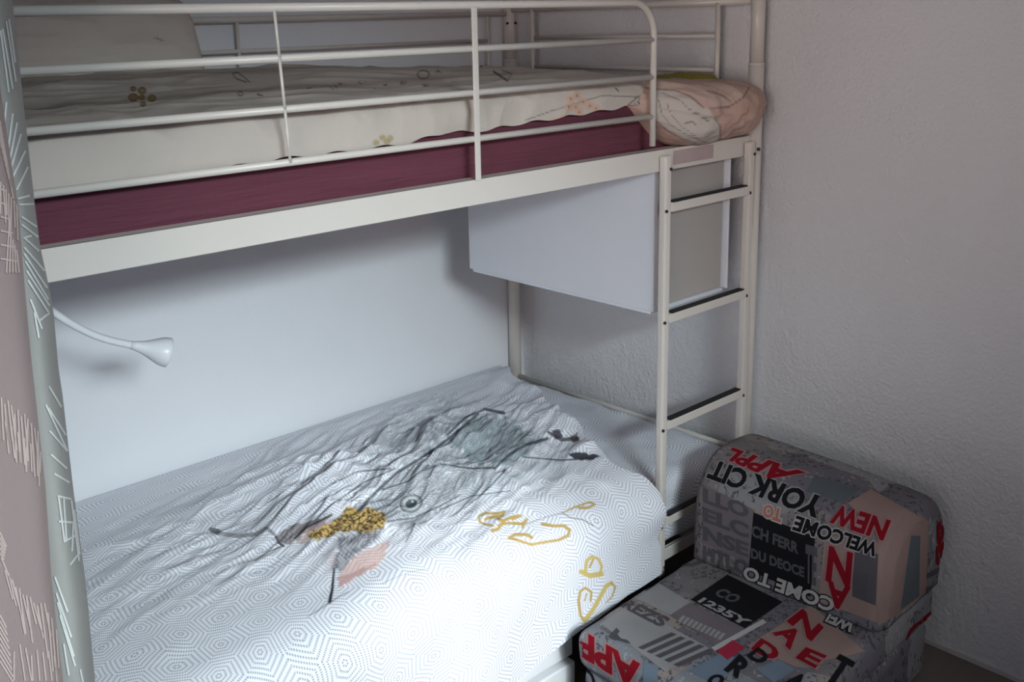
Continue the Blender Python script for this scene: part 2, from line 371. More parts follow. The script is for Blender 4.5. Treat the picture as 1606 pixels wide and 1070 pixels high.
# ------------------------------------------------------------------ lower duvet
def duvet_lower():
    bs = [.93, .66, .41, .27, .16, .03, -.05]; xr = [-.10, -.215, -.335, -.40, -.445, -.475, -.437]
    prof = [(.925, .415), (.915, .452), (.85, .458), (.6, .462), (.3, .466), (.12, .466), (.04, .462), (-.005, .447), (-.038, .418), (-.052, .378), (-.055, .33), (-.054, .26), (-.056, .2), (-.060, .14)]
    pr = np.array(prof); sl = np.r_[0, np.cumsum(np.hypot(*np.diff(pr, axis=0).T))]
    ny, nx = 500, 640; s = np.linspace(0, sl[-1], ny); Y = np.interp(s, sl, pr[:, 0]); Z = np.interp(s, sl, pr[:, 1])
    k = np.ones(15)/15
    for A in (Y, Z): A[7:-7] = np.convolve(A, k, 'valid')
    a = np.linspace(0, 1, nx)
    Xr = np.interp(-Y, [-b for b in bs], xr)
    Xr = Xr + .010*np.sin(s*21)+.006*np.sin(s*47+1)
    sfront = sl[9]
    Xr = np.where(s > sfront-.06, np.minimum(Xr, -.437), Xr)
    SS, AA = np.meshgrid(s, a, indexing='ij')
    X = -1.90+(Xr[:, None]+1.90)*AA; YY = np.repeat(Y[:, None], nx, 1); ZZ = np.repeat(Z[:, None], nx, 1)
    # hem height along X : compress the hanging part
    hem = np.interp(X, [-1.9, -1.3, -.92, -.77, -.6, -.45], [.13, .14, .150, .188, .212, .205])
    hang = ZZ < .40
    ZZ = np.where(hang, .40-(.40-ZZ)*(.40-hem)/(.40-.14), ZZ)
    # wrinkles
    u = X*.93+YY*.37; v = -X*.37+YY*.93     # u runs along the crumple direction
    warp = fbm(X*3, SS*3, 21, 2)*.25
    big = ridge(u*2.2+warp, v*7.5+warp*2.2, 11, 2); mid = ridge(u*5+warp*2, v*16+warp*4, 13, 2); fine = ridge(u*11+warp*3, v*30+warp*5, 15, 2)
    cm = np.exp(-(((X+.80)/.48)**2+((YY-.44)/.34)**2)**1.3)
    cm2 = .35*np.exp(-(((X+1.35)/.38)**2+((YY-.42)/.22)**2))
    top = sstep(.30, .44, ZZ)
    right = sstep(.16, .02, Xr[:, None]-X)*top     # folded thick rim on the right edge
    shp = lambda q: np.sign(q)*np.abs(q)**1.0
    h = (cm+cm2)*(.024*big+.016*mid+.0085*fine)*top
    h += cm*.030*top+.004*fbm(X*4, SS*4, 5, 3)
    h += right*(.016+.016*ridge(X*6, YY*9, 8, 1))
    h += .012*np.exp(-((X+1.25)/.3)**2)*sstep(.2, .4, SS)*top
    sidef = (1-top)
    h += sidef*(.010*np.sin(X*17+1.5*np.sin(X*5))*sstep(.42, .2, ZZ)+.004)
    edge = sstep(0, .012, Xr[:, None]-X); h = h*edge-(1-edge)*.03
    wallm = sstep(.90, .84, YY); h = h*wallm
    # normals of the profile
    dY = np.gradient(Y, s); dZ = np.gradient(Z, s); nY, nZ = dZ, -dY; L = np.hypot(nY, nZ); nY /= L; nZ /= L
    YY = YY+nY[:, None]*h; ZZ = ZZ+nZ[:, None]*h
    YY = np.minimum(YY, .945)
    P = np.stack([X, YY, ZZ], -1); UVv = np.stack([X*1.0, SS+.03*np.sin(X*3)], -1)
    o = grid_mesh('duvet', P, UVv, M_hex)
    def ink(U, V, W):
        k = Ink(U, V)
        st = .5+.5*vnoise(U/2.0+V/3.5, (U-V)/9, 3); st2 = .5+.5*vnoise((U+V*1.2)/1.6, (V-U)/7, 8); bl = .5+.5*fbm(U/22, V/22, 4, 3)
        G = (.27, .31, .33)
        k.put(k.poly([(572, 705), (600, 672), (650, 640), (705, 625), (738, 636), (742, 655), (700, 690), (640, 725), (590, 745)], 22)*(.15+.55*st*bl*1.6), (.24, .28, .30), .85)
        k.put(k.poly([(560, 800), (600, 762), (650, 722), (710, 690), (770, 735), (720, 770), (690, 800), (640, 835), (600, 826)], 14)*(.25+.75*st2), (.15, .18, .19), .75)
        k.put(k.poly([(700, 690), (745, 652), (790, 655), (850, 690), (830, 712), (790, 735), (740, 722)], 10)*(.5+.5*st), (.14, .22, .23), .8)
        k.put(k.poly([(640, 690), (680, 660), (710, 668), (680, 690)], 10)*st, (.16, .18, .2), .6)
        k.put(k.poly([(722, 770), (770, 740), (860, 715), (900, 722), (800, 770), (740, 800)], 22)*(.3+.4*st2), (.45, .56, .60), .5)
        for p, w0, w1 in (([(750, 650), (706, 686), (676, 709), (622, 742), (580, 781), (556, 809)], 3.5, 5.5), ([(790, 648), (760, 642), (730, 655), (702, 682)], 5, 2.5),
                          ([(608, 818), (650, 812), (692, 793), (722, 776)], 2.5, 1.5), ([(636, 851), (644, 836), (650, 821)], 1.5, 2.5), ([(776, 735), (800, 712), (825, 698), (858, 688)], 4, 5),
                          ([(728, 798), (750, 780), (770, 762), (792, 738)], 2, 3), ([(820, 717), (880, 722), (930, 719)], 2, 2.5), ([(655, 742), (690, 728), (740, 735), (775, 734)], 1.8, 3),
                          ([(600, 768), (640, 755), (672, 730)], 2, 3), ([(690, 800), (740, 778), (800, 770)], 1.6, 1.2), ([(480, 790), (520, 760), (560, 740), (612, 735)], 1.5, 2.2),
                          ([(530, 785), (570, 757), (620, 735)], 1.4, 2), ([(404, 800), (440, 775), (470, 752)], 1.4, 1.4), ([(400, 880), (420, 866), (440, 858)], 1.5, 2),
                          ([(860, 678), (880, 690), (905, 688)], 4, 6)):
            k.put(k.seg(p, w0, w1), (.06, .07, .08), .85)
        k.put(k.poly([(893, 712), (908, 708), (941, 716), (925, 722), (900, 722)], 3), (.03, .03, .04), .95)
        k.put(k.poly([(866, 676), (878, 672), (882, 688), (870, 688)], 3), (.05, .04, .06), .9); k.put(k.poly([(893, 684), (905, 680), (910, 692), (898, 694)], 3), (.06, .05, .06), .85)
        # eye
        e = np.hypot((U-645)/1.25+(V-790)*.15, (V-790)); k.put(1-sstep(14, 17, e), (.72, .76, .78), .7); k.put((1-sstep(1.2, 2.4, abs(e-13))), (.08, .09, .1), .8)
        k.put(1-sstep(6.5, 8.5, e), (.07, .09, .10), .95); k.put((1-sstep(.8, 2, abs(e-10))), (.3, .35, .36), .6); k.put(1-sstep(1, 2.4, np.hypot(U-647, V-787)), (.7, .75, .78), .8)
        # hanging tongue on the left
        k.put(k.seg([(331, 831), (341, 834)], 7, 9), (.10, .10, .11), .85); k.put(k.seg([(341, 836), (372, 841), (402, 838), (418, 828), (430, 838)], 7, 5), (.22, .22, .24), .8)
        k.put(k.poly([(432, 842), (455, 824), (485, 818), (520, 806), (505, 826), (478, 838), (462, 850), (443, 857)], 4)*(.55+.45*st), (.16, .12, .12), .95)
        k.put(k.poly([(462, 850), (480, 832), (522, 815), (530, 826), (492, 842), (478, 853)], 5), (.42, .27, .24), .6)
        k.put(k.seg([(432, 842), (437, 852), (445, 857)], 3), (.03, .02, .03), .9); k.put(k.seg([(462, 845), (480, 828), (520, 808)], 2.5, 3.5), (.04, .03, .03), .9)
        # gold
        gm = k.poly([(522, 819), (545, 794), (562, 801), (580, 796), (606, 807), (604, 824), (580, 836), (544, 833), (496, 848), (482, 846), (478, 837), (500, 829)], 5)
        gn = np.clip(.5+1.1*vnoise(U/2.3, V/2.3, 6)+.4*vnoise(U/5, V/5, 7), 0, 1)[:, None]
        k.put(gm, np.array([.10, .06, .02])*(1-gn)+np.array([.78, .52, .16])*gn, .96)
        # dark brush and peach
        k.put(k.poly([(538, 838), (569, 836), (603, 827), (600, 838), (569, 862), (552, 876), (535, 898), (519, 894), (530, 858)], 6)*(.35+.65*st), (.06, .05, .06), .92)
        k.put(k.poly([(569, 863), (612, 848), (606, 868), (594, 886), (547, 914), (530, 921), (533, 902), (552, 877)], 4)*(.6+.4*st), (.72, .42, .33), .8)
        k.put(k.poly([(528, 908), (560, 895), (588, 885), (560, 905), (532, 920)], 3), (.45, .24, .24), .6)
        k.put(k.poly([(505, 870), (530, 860), (520, 895), (510, 900)], 8), (.55, .45, .47), .5)
        k.put(k.seg([(524, 893), (521, 925), (517, 944)], 3, 6), (.02, .02, .03), .98); k.put(k.seg([(515, 946), (500, 957), (482, 968)], 2.5, 1.2), (.1, .12, .14), .7); k.put(k.seg([(517, 946), (535, 934), (547, 928)], 2, 1.2), (.1, .12, .14), .7)
        k.put(k.seg([(600, 915), (640, 898), (670, 892)], 1.3, 1.2), (.2, .22, .25), .5)
        # gold script
        gold = (.50, .34, .09); gold2 = (.62, .47, .13)
        sc = lambda L: [(700+x/3.69, 780+y/3.69) for x, y in L]
        for L, a, b in (([(270, 165), (215, 155), (190, 140), (190, 110), (225, 92), (290, 95), (335, 85), (325, 105), (250, 118), (225, 128)], 3, 4.5), ([(265, 195), (300, 185), (330, 140), (300, 125)], 5.5, 4.5), ([(330, 135), (390, 112), (430, 108), (385, 128)], 4.5, 4), ([(385, 150), (440, 155), (465, 130), (440, 175)], 4.5, 4), ([(300, 165), (350, 150), (400, 152)], 3.5, 4),
                        ([(555, 155), (620, 167), (680, 165), (713, 190), (705, 222), (650, 248), (560, 262), (490, 275)], 4.8, 4.2), ([(495, 235), (470, 218), (400, 215), (362, 236), (400, 245), (450, 262), (495, 275)], 5, 4),
                        ([(680, 88), (750, 55), (830, 28), (860, 42), (820, 62), (768, 62)], 2.2, 4)):
            k.put(k.seg(sc(L), a, b), gold, .95)
        k.put(k.seg(sc([(670, 90), (720, 120), (790, 130), (850, 165)]), 1.5, 2), (.18, .14, .1), .7); k.put(k.seg(sc([(465, 155), (560, 120), (680, 88)]), 1.6, 1.6), (.25, .25, .27), .6)
        for L, a, b in (([(805, 430), (812, 370), (840, 343), (880, 358), (900, 400), (890, 445)], 5, 3.5), ([(780, 432), (830, 455), (895, 445)], 7, 8), ([(830, 405), (850, 360)], 3, 3),
                        ([(835, 600), (840, 550), (805, 525), (775, 545), (765, 600), (778, 690), (800, 715)], 3.2, 4.5), ([(800, 715), (850, 650), (925, 515), (955, 497)], 6.5, 6), ([(955, 497), (978, 520), (960, 575), (925, 610)], 3.5, 1.5), ([(812, 560), (800, 600)], 2, 2)):
            k.put(k.seg(sc(L), a, b), gold2 if b > 5 or a > 4.9 else gold, .95)
        return k.c
    add_ink(o, P, ink)
    return tag(o, 'crumpled hexagon print duvet with grey horse head and gold lettering spread over the lower bunk', 'duvet')
duvet_lower()

# ------------------------------------------------------------------ upper duvet, folded end and pillow
def duvet_upper():
    root = tag(empty('duvet', (-1.1, .45, 1.40)), 'cream doodle print duvet spread over the upper bunk, folded thick at the ladder end', 'duvet')
    prof = [(.88, 1.405), (.87, 1.455), (.80, 1.49), (.55, 1.487), (.3, 1.472), (.12, 1.463), (.06, 1.453), (.036, 1.435), (.032, 1.405), (.032, 1.383)]
    pr = np.array(prof); sl = np.r_[0, np.cumsum(np.hypot(*np.diff(pr, axis=0).T))]
    ny, nx = 260, 520; s = np.linspace(0, sl[-1], ny); Y = np.interp(s, sl, pr[:, 0]); Z = np.interp(s, sl, pr[:, 1]); k = np.ones(11)/11
    for A in (Y, Z): A[5:-5] = np.convolve(A, k, 'valid')
    x = np.linspace(-1.885, -.36, nx); X, SS = np.meshgrid(x, s); YY = np.repeat(Y[:, None], nx, 1); ZZ = np.repeat(Z[:, None], nx, 1)
    hem = np.interp(x, [-1.9, -1.82, -1.6, -1.44, -1.3, -1.15, -1.05, -.98, -.8, -.6, -.45, -.36], [1.378, 1.366, 1.368, 1.374, 1.372, 1.374, 1.386, 1.380, 1.386, 1.392, 1.398, 1.40])
    hem = hem+.003*np.sin(x*61)
    T0 = 1.435; ZZ = np.where((ZZ < T0) & (YY < .2), T0-(T0-ZZ)*((T0-hem)/(T0-1.383))[None, :], ZZ)
    back = np.interp(x, [-1.9, -1.0, -.7, -.36], [1.03, 1.0, .35, -.1]); up = sstep(1.40, 1.47, ZZ)*sstep(.15, .6, YY)
    ZZ = ZZ+up*(back[None, :]-.5)*.03
    h = .007*fbm(X*4, SS*6, 31, 3)+.006*ridge(X*3+SS*4, SS*9-X*2, 33, 2)*sstep(1.43, 1.46, ZZ)+.004*ridge(X*8, SS*3, 35, 2)
    dY = np.gradient(Y, s); dZ = np.gradient(Z, s); L = np.hypot(dY, dZ)
    frontm = np.where(YY < .06, .9, 1.0)
    h = h+.007*ridge(X*6+SS*5, SS*7-X*3, 38, 2)*sstep(.10, .04, YY)
    YY = YY+(dZ/L)[:, None]*h*frontm; ZZ = ZZ+(-dY/L)[:, None]*h
    YY = np.maximum(YY, .0125)
    P = np.stack([X, YY, ZZ], -1)
    o = grid_mesh('cover', P, np.stack([X, SS], -1), M_cream, root)
    def ink(U, V, W):
        k = Ink(U, V); q = lambda ox, oy, L: [(ox+a/3.567, oy+b/3.567) for a, b in L]
        br = (.16, .10, .03); dk = (.10, .07, .06)
        for a, b, r in ((745, 497, 5), (795, 507, 7), (745, 545, 8), (795, 545, 5), (850, 550, 7), (800, 583, 5)):
            d = np.hypot((U-a/3.567), (V-b/3.567)*1.25); k.put(1-sstep(r-1, r+1, d), (.28, .18, .04), .8); k.put(1-sstep(.6, 1.8, abs(d-r+1)), br, .9)
        k.put(k.seg(q(0, 0, [(1380, 460), (1320, 440), (1300, 410), (1330, 405), (1400, 460)]), 1.8), dk, .8)
        d = np.hypot((U-377), (V-147)); k.put(1-sstep(.6, 1.6, abs(d-3.5)), dk, .8)
        k.put(k.seg([(404, 148), (412, 150)], 3, 2), dk, .8)
        for x0, y0, w in ((486, 139, 6), (524, 137, 10), (536, 131, 8), (568, 129, 9), (587, 139, 4), (605, 133, 6), (632, 130, 9), (668, 134, 8), (687, 112, 9), (712, 128, 8), (712, 102, 3)):
            n = vnoise(U/2.2, V/1.6, int(x0)); k.put((1-sstep(w*.5, w, np.hypot(U-x0, (V-y0)*2.2)))*(n > -.15), dk, .75)
        d = np.hypot((U-664)/1.4, (V-117)); k.put(1-sstep(.6, 1.7, abs(d-6.5)), dk, .75)
        k.put(k.seg([(755, 104), (751, 92)], 3, 2), (.03, .02, .02), .9); k.put(k.seg([(774, 112), (796, 127)], 3, 3), dk, .9); k.put(k.seg([(796, 127), (803, 116), (787, 110)], 1.5, 1.5), dk, .7)
        # side panel prints
        for a, b in ((590, 224), (600, 216), (612, 217), (607, 223)):
            d = np.hypot(U-a, (V-b)*1.1); k.put(1-sstep(4, 7, d), (.33, .26, .10), .7)
        k.put(k.seg([(822, 190), (870, 172), (905, 162), (945, 150), (1000, 152)], 1.6, 1.6), dk, .75)
        for a, b in ((895, 155), (905, 150), (915, 160), (903, 168), (925, 166), (908, 176), (935, 170), (892, 168), (882, 186), (870, 190)):
            d = np.hypot(U-a, V-b); k.put(1-sstep(5, 8, d), (.62, .38, .27), .7); k.put(1-sstep(1, 2.2, d), (.25, .08, .04), .8)
        k.put(k.seg([(985, 165), (1000, 152), (1012, 147)], 2), dk, .8); k.put(k.seg([(965, 138), (970, 143)], 2), dk, .8)
        n = vnoise(U/3, V/3, 44); k.put((1-sstep(10, 16, np.hypot((U-1008), (V-166))))*(n > .1), dk, .7)
        return k.c
    add_ink(o, P, ink)
    # folded end: thick doubled-over roll spilling between guard and post
    na, nb = 150, 120; t = np.linspace(0, 1, na); a = np.linspace(0, 2*math.pi, nb)
    cx = -.47+t*.485; R = np.clip(np.sin(np.pi*np.clip(t*.93+.055, 0, 1)), 0, 1)**.42
    TT, AAa = np.meshgrid(t, a, indexing='ij'); rad = R[:, None]
    cy = np.interp(t, [0, .25, .6, 1], [.10, .06, .045, .02])[:, None]; cz = np.interp(t, [0, .3, .65, 1], [1.405, 1.366, 1.364, 1.372])[:, None]
    ry = np.interp(t, [0, .3, .7, 1], [.09, .145, .135, .105])[:, None]*rad; rz = np.interp(t, [0, .2, .6, 1], [.045, .082, .080, .085])[:, None]*rad
    ca, sa = np.cos(AAa), np.sin(AAa)
    X = cx[:, None]+.02*ca*0+np.zeros_like(AAa)
    nzz = 1+.10*fbm(TT*7, AAa*1.6, 51, 3)+.03*ridge(TT*9+AAa, AAa*2-TT*5, 52, 2)
    Y = cy-ry*np.sign(ca)*np.abs(ca)**.8*nzz; Z = cz+rz*np.sign(sa)*np.abs(sa)**.8*nzz
    # lap up over the side rail: lift what is inside the rail plane
    Z = np.where((Y > -.008) & (Z < 1.30), np.maximum(Z, 1.291), Z)
    Z[:, -1] = Z[:, 0]; Y[:, -1] = Y[:, 0]
    P = np.stack([X, Y, Z], -1)
    o = grid_mesh('folded_end', P, np.stack([TT*.5, AAa*.1], -1), M_cream, root)
    def ink2(U, V, W):
        k = Ink(U, V); q = lambda L: [(800+a/3.567, b/3.567) for a, b in L]
        face = k.poly(q([(800, 500), (900, 500), (1000, 540), (1100, 600), (1170, 680), (1180, 760), (1120, 820), (1040, 810), (950, 770), (820, 680)]), 2)
        k.put(1-face, (.52, .36, .30), .95)
        k.put(k.poly(q([(830, 450), (1000, 450), (1330, 490), (1300, 560), (1180, 610), (1080, 610), (1000, 540), (900, 500), (830, 495)]), 3), (.56, .42, .36), .8)
        dk = (.10, .06, .05)
        for L, w in (([(680, 480), (820, 500), (920, 505), (1010, 540), (1080, 600)], 2), ([(1140, 655), (1175, 710), (1175, 780), (1130, 822), (1050, 815)], 2.4), ([(1340, 485), (1300, 550), (1220, 600), (1110, 612)], 1.8), ([(820, 680), (880, 730), (970, 780), (1040, 800)], 1.6),
                     ([(830, 560), (850, 640), (900, 700), (1000, 760), (1100, 800)], 1.3), ([(870, 560), (900, 640), (960, 710), (1050, 770)], 1.3), ([(1010, 618), (1060, 645), (1110, 680)], 3), ([(980, 690), (1020, 680), (1040, 700)], 2.5), ([(1100, 505), (1180, 530), (1240, 570)], 1.3), ([(850, 520), (950, 560), (1010, 620)], 1.2)):
            k.put(k.seg(q(L), w), dk, .75)
        return k.c
    add_ink(o, P, ink2); o['label'] = 'folded end of the duvet showing its peach reverse'
duvet_upper()
def pillow(name, c, sx, sy, sz, rot, m, seed):
    n = 90; u = np.linspace(-1, 1, n); U, V = np.meshgrid(u, u)
    prof = np.sqrt(np.clip((1-np.abs(U)**3.2), 0, 1)*np.clip((1-np.abs(V)**3.2), 0, 1))**.8
    # a closed surface: front and back sheets joined
    w = 1+.04*fbm(U*2, V*2, seed, 2)
    pinch = 1-.06*(np.abs(U)**4+np.abs(V)**4)
    P1 = np.stack([U*sx*pinch, V*sy*pinch, prof*sz*w+.006*ridge(U*3, V*3, seed, 2)*prof], -1); P2 = P1.copy(); P2[..., 2] = -prof*sz*.8
    P = np.concatenate([P1, P2[::-1]], 0); R = np.array(rot.to_3x3()); W = P @ R.T+np.array(c)
    W[..., 1] = np.minimum(W[..., 1], .915)
    return W, np.concatenate([np.stack([U*sx, V*sy], -1)]*2, 0)
W, UVp = pillow('pillow', (-1.50, .80, 1.535), .34, .16, .065, Matrix.Rotation(math.radians(72), 4, 'X'), M_cream, 3)
o = grid_mesh('pillow', W, UVp, M_cream); 
add_ink(o, W, lambda U, V, _: (lambda k: (k.put(k.seg([(243, 59), (256, 64)], 2.5, 2.5), (.2, .15, .14), .8), k.c)[1])(Ink(U, V)))
tag(o, 'cream pillow leaning against the back guard on the upper bunk', 'pillow')
# olive cloth peeking out by the post
x = np.linspace(-.19, -.035, 60); y = np.linspace(.06, .26, 40); X, Y = np.meshgrid(x, y)
r = np.clip(1-((X+.1125)/.077)**4-((Y-.16)/.10)**4, 0, 1)**.5
Z = 1.408+r*(.043+.008*fbm(X*30, Y*30, 2, 3))
o = grid_mesh('cloth', np.stack([X, Y, Z], -1), np.stack([X, Y], -1), M_yellow)
tag(o, 'olive yellow cloth peeking out behind the folded duvet by the corner post', 'cloth')

# ------------------------------------------------------------------ box under the upper bunk
bx = empty('box_cabinet', (-.235, .37, .876)); tag(bx, 'plain white box cabinet hanging under the upper bunk behind the ladder', 'cabinet')
finish('body', box(bmesh.new(), -.385, -.088, .04, .70, .880, 1.232, bev=.002), mat('shaded_front_board', (.44, .42, .40), .7, (30, .06, .002), vary=.05), bx)  # white box body, the shade on its front put into a darker colour
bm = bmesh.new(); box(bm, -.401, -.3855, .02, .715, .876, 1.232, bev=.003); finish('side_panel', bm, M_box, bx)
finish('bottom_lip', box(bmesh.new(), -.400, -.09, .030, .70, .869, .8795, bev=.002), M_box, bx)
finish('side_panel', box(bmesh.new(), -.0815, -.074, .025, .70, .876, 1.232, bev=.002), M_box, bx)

# ------------------------------------------------------------------ gooseneck lamp
lp = empty('clip_lamp', (-1.90, .45, 1.2)); tag(lp, 'white gooseneck clip lamp sticking out from behind the curtain', 'lamp')
yy = .45; pts = [Vector((-1.905, yy, 1.205)), Vector((-1.86, yy, 1.195))]+[onY(u, v, yy) for u, v in ((70, 478), (88, 493), (108, 506), (130, 518), (155, 529), (180, 536), (200, 540), (212, 543))]
def smooth(pts, it=2):
    for _ in range(it):
        q = [pts[0]]
        for a, b in zip(pts[:-1], pts[1:]): q += [a.lerp(b, .25), a.lerp(b, .75)]
        pts = q+[pts[-1]]
    return pts
T('gooseneck', smooth(pts), .0078, lp, M_lamp, n=14)
a = onY(205, 541, yy); b = onY(258, 552, yy-.02); hd = [a.lerp(b, t) for t in (0, .15, .3, .5, .7, .85, 1.0, 1.12, 1.14)]
bm = bmesh.new(); tube(bm, hd, 0, 24, rs=[.0085, .010, .0125, .0175, .0240, .0285, .031, .0312, .029], caps=True); finish('lamp_head', bm, M_lamp, lp)
finish('clamp', box(bmesh.new(), -1.955, -1.895, .43, .47, 1.185, 1.234, bev=.004), M_lamp, lp)

# ------------------------------------------------------------------ underbed drawer
dr = empty('underbed_drawer', (-1.3, .4, 0)); tag(dr, 'white underbed drawer on the floor below the lower bunk', 'drawer')
finish('body', box(bmesh.new(), -1.88, -.75, .03, .85, .005, .075, bev=.002), M_drawer, dr)
finish('front_panel', box(bmesh.new(), -1.90, -.745, -.03, .028, .002, .080, bev=.004), M_drawer, dr)
finish('top_rail', box(bmesh.new(), -1.90, -.745, -.022, .028, .094, .150, bev=.004), M_drawer, dr)
finish('gap_shade', box(bmesh.new(), -1.88, -.76, .00, .027, .0805, .0935), M_black, dr)  # black filler painting the shade in the gap above the front panel

# ------------------------------------------------------------------ chair with city print
def chair_fabric():
    k = NT('newsprint_fabric'); k.b.inputs['Roughness'].default_value = .95; k.b.inputs['Specular IOR Level'].default_value = .1
    co = k.n('ShaderNodeTexCoord').outputs['Object']
    mp = k.n('ShaderNodeMapping'); mp.inputs['Scale'].default_value = (6.5, 5.5, 7); k.put(mp.inputs[0], co)
    vo = k.n('ShaderNodeTexVoronoi', distance='CHEBYCHEV'); vo.inputs['Scale'].default_value = 1.0; k.put(vo.inputs['Vector'], mp.outputs[0])
    cr = k.n('ShaderNodeValToRGB'); k.put(cr.inputs[0], k.n('ShaderNodeSeparateColor').outputs[0])
    sc = [n for n in k.t.nodes if n.bl_idname == 'ShaderNodeSeparateColor'][0]; k.put(sc.inputs[0], vo.outputs['Color'])
    el = cr.color_ramp; el.interpolation = 'CONSTANT'; cols = [(0.173, 0.155, 0.155), (0.216, 0.209, 0.216), (0.130, 0.119, 0.137), (0.238, 0.202, 0.187), (0.180, 0.191, 0.209), (0.151, 0.137, 0.144)]
    el.elements[0].position = 0; el.elements[0].color = (*cols[0], 1); el.elements[1].position = .18; el.elements[1].color = (*cols[1], 1)
    for i, c in enumerate(cols[2:]): e = el.elements.new(.34+i*.17); e.color = (*c, 1)
    mp2 = k.n('ShaderNodeMapping'); mp2.inputs['Scale'].default_value = (1, 1, .55); k.put(mp2.inputs[0], co)
    n1 = k.noise(95, 2, mp2.outputs[0], .7); n2 = k.noise(11, 1, co)
    mk = k.ma('MULTIPLY', k.ma('GREATER_THAN', n1, .56), k.ma('GREATER_THAN', n2, .50))
    mk2 = k.ma('MULTIPLY', k.ma('LESS_THAN', n1, .40), k.ma('LESS_THAN', n2, .42))
    c = k.mix(k.ma('MULTIPLY', mk, .7), cr.outputs[0], rgb(.035, .03, .035)); c = k.mix(k.ma('MULTIPLY', mk2, .5), c, rgb(.42, .40, .40))
    k.put(k.b.inputs['Base Color'], c); k.bump(k.noise(40, 3, co), .3, .005)
    return k.m
M_news = chair_fabric()
def pm(n, c): return mat(n, c, .95, (60, .2, .002), vary=.12, spec=.08)
PM = {'red': pm('red_print', (0.202, 0.006, 0.013)), 'black': pm('black_print', (0.010, 0.009, 0.012)), 'blue': pm('blue_grey_print', (0.137, 0.173, 0.223)), 'salmon': pm('salmon_print', (0.259, 0.180, 0.162)), 'light': pm('light_grey_print', (0.259, 0.252, 0.256)),
      'grey': pm('grey_print', (0.079, 0.072, 0.083)), 'mauve': pm('mauve_print', (0.144, 0.119, 0.133)), 'white': pm('white_chair_print', (0.360, 0.346, 0.338)), 'pink': pm('pink_outline_print', (0.302, 0.173, 0.173)), 'crim': pm('crimson_print', (0.302, 0.022, 0.050)), 'teal': pm('teal_grey_print', (0.094, 0.108, 0.122)), 'orange': pm('orange_print', (0.360, 0.122, 0.079)), 'dim': pm('dim_letter_print', (0.072, 0.072, 0.079))}
PMK = list(PM)
def rounded_block(x0, x1, y0, y1, z0, z1, r, crown=.01, seed=1, step=.012, rtop=None):
    bm = bmesh.new(); nx = int((x1-x0)/step); ny = int((y1-y0)/step); nz = int((z1-z0)/step)
    def g_(fn, na, nb):
        g = [[bm.verts.new(fn(a/na, b/nb)) for b in range(nb+1)] for a in range(na+1)]
        for a in range(na):
            for b in range(nb): bm.faces.new((g[a][b], g[a+1][b], g[a+1][b+1], g[a][b+1]))
    X = lambda t: x0+(x1-x0)*t; Y = lambda t: y0+(y1-y0)*t; Z = lambda t: z0+(z1-z0)*t
    g_(lambda a, b: (X(a), Y(b), z1), nx, ny); g_(lambda a, b: (X(a), Y(b), z0), nx, ny); g_(lambda a, b: (X(a), y0, Z(b)), nx, nz); g_(lambda a, b: (X(a), y1, Z(b)), nx, nz)
    g_(lambda a, b: (x0, Y(a), Z(b)), ny, nz); g_(lambda a, b: (x1, Y(a), Z(b)), ny, nz)
    bmesh.ops.remove_doubles(bm, verts=bm.verts, dist=.0005)
    V = np.array([v.co[:] for v in bm.verts])
    if rtop:   # arch: large radius in the XZ profile at the top, then r on every edge
        cxx = (x0+x1)/2; R = rtop; zc = z1-R
        Vx, Vz = V[:, 0].copy(), V[:, 2].copy()
        dx = np.where(Vx > x1-R, Vx-(x1-R), np.where(Vx < x0+R, Vx-(x0+R), 0)); dz = np.maximum(Vz-zc, 0)
        L = np.hypot(dx, dz); mx = np.maximum(np.abs(dx), dz); both = (np.abs(dx) > 0) & (dz > 0); s = np.where(both, mx/np.maximum(L, 1e-9), 1)
        V[:, 0] = Vx-dx+dx*s; V[:, 2] = Vz-dz+dz*s
        # round the y ends: pull profile in towards the core near the ends
        e = np.minimum(V[:, 1]-y0, y1-V[:, 1]); t = np.clip(1-e/r, 0, 1); pull = r*(1-np.sqrt(1-t*t))
        core = np.stack([np.clip(V[:, 0], x0+R*.9, x1-R*.9), V[:, 1], np.clip(V[:, 2], z0, zc)], -1); D = V-core; LL = np.linalg.norm(D, axis=1)
        V = core+D*np.maximum(0, (LL-pull)/np.maximum(LL, 1e-6))[:, None]
        bulge = sstep(.16, 0, V[:, 1]-y0)*0
        cap = (np.abs(V[:, 1]-y0) < .002); rr = np.hypot((V[:, 0]-cxx)/(x1-x0)*2, (V[:, 2]-(z0+z1)/2)/(z1-z0)*2); V[:, 1] -= cap*.012*np.clip(1-rr**2, 0, 1)
        cap = (np.abs(V[:, 1]-y1) < .002); V[:, 1] += cap*.008*np.clip(1-rr**2, 0, 1)
    else:
        lo = np.array([x0, y0, z0])+r; hi = np.array([x1, y1, z1])-r; Q = np.clip(V, lo, hi); D = V-Q; L = np.linalg.norm(D, axis=1); Lm = np.abs(D).max(1)
        V = Q+D/np.maximum(L, 1e-6)[:, None]*np.where(L > 1e-6, Lm, 0)[:, None]
        tz = np.clip((V[:, 2]-z1+r)/r, 0, 1); V[:, 2] += tz*crown*np.clip(1-((V[:, 0]-(x0+x1)/2)/(x1-x0)*2)**4, 0, 1)*np.clip(1-((V[:, 1]-(y0+y1)/2)/(y1-y0)*2)**4, 0, 1)
    V += .003*np.stack([fbm(V[:, 1]*14, V[:, 2]*14, seed, 2), fbm(V[:, 0]*14, V[:, 2]*14, seed+3, 2), fbm(V[:, 0]*10, V[:, 1]*10, seed+6, 2)], -1)
    for v, c in zip(bm.verts, V): v.co = c
    bmesh.ops.recalc_face_normals(bm, faces=bm.faces)
    for f in bm.faces: f.smooth = True
    return bm
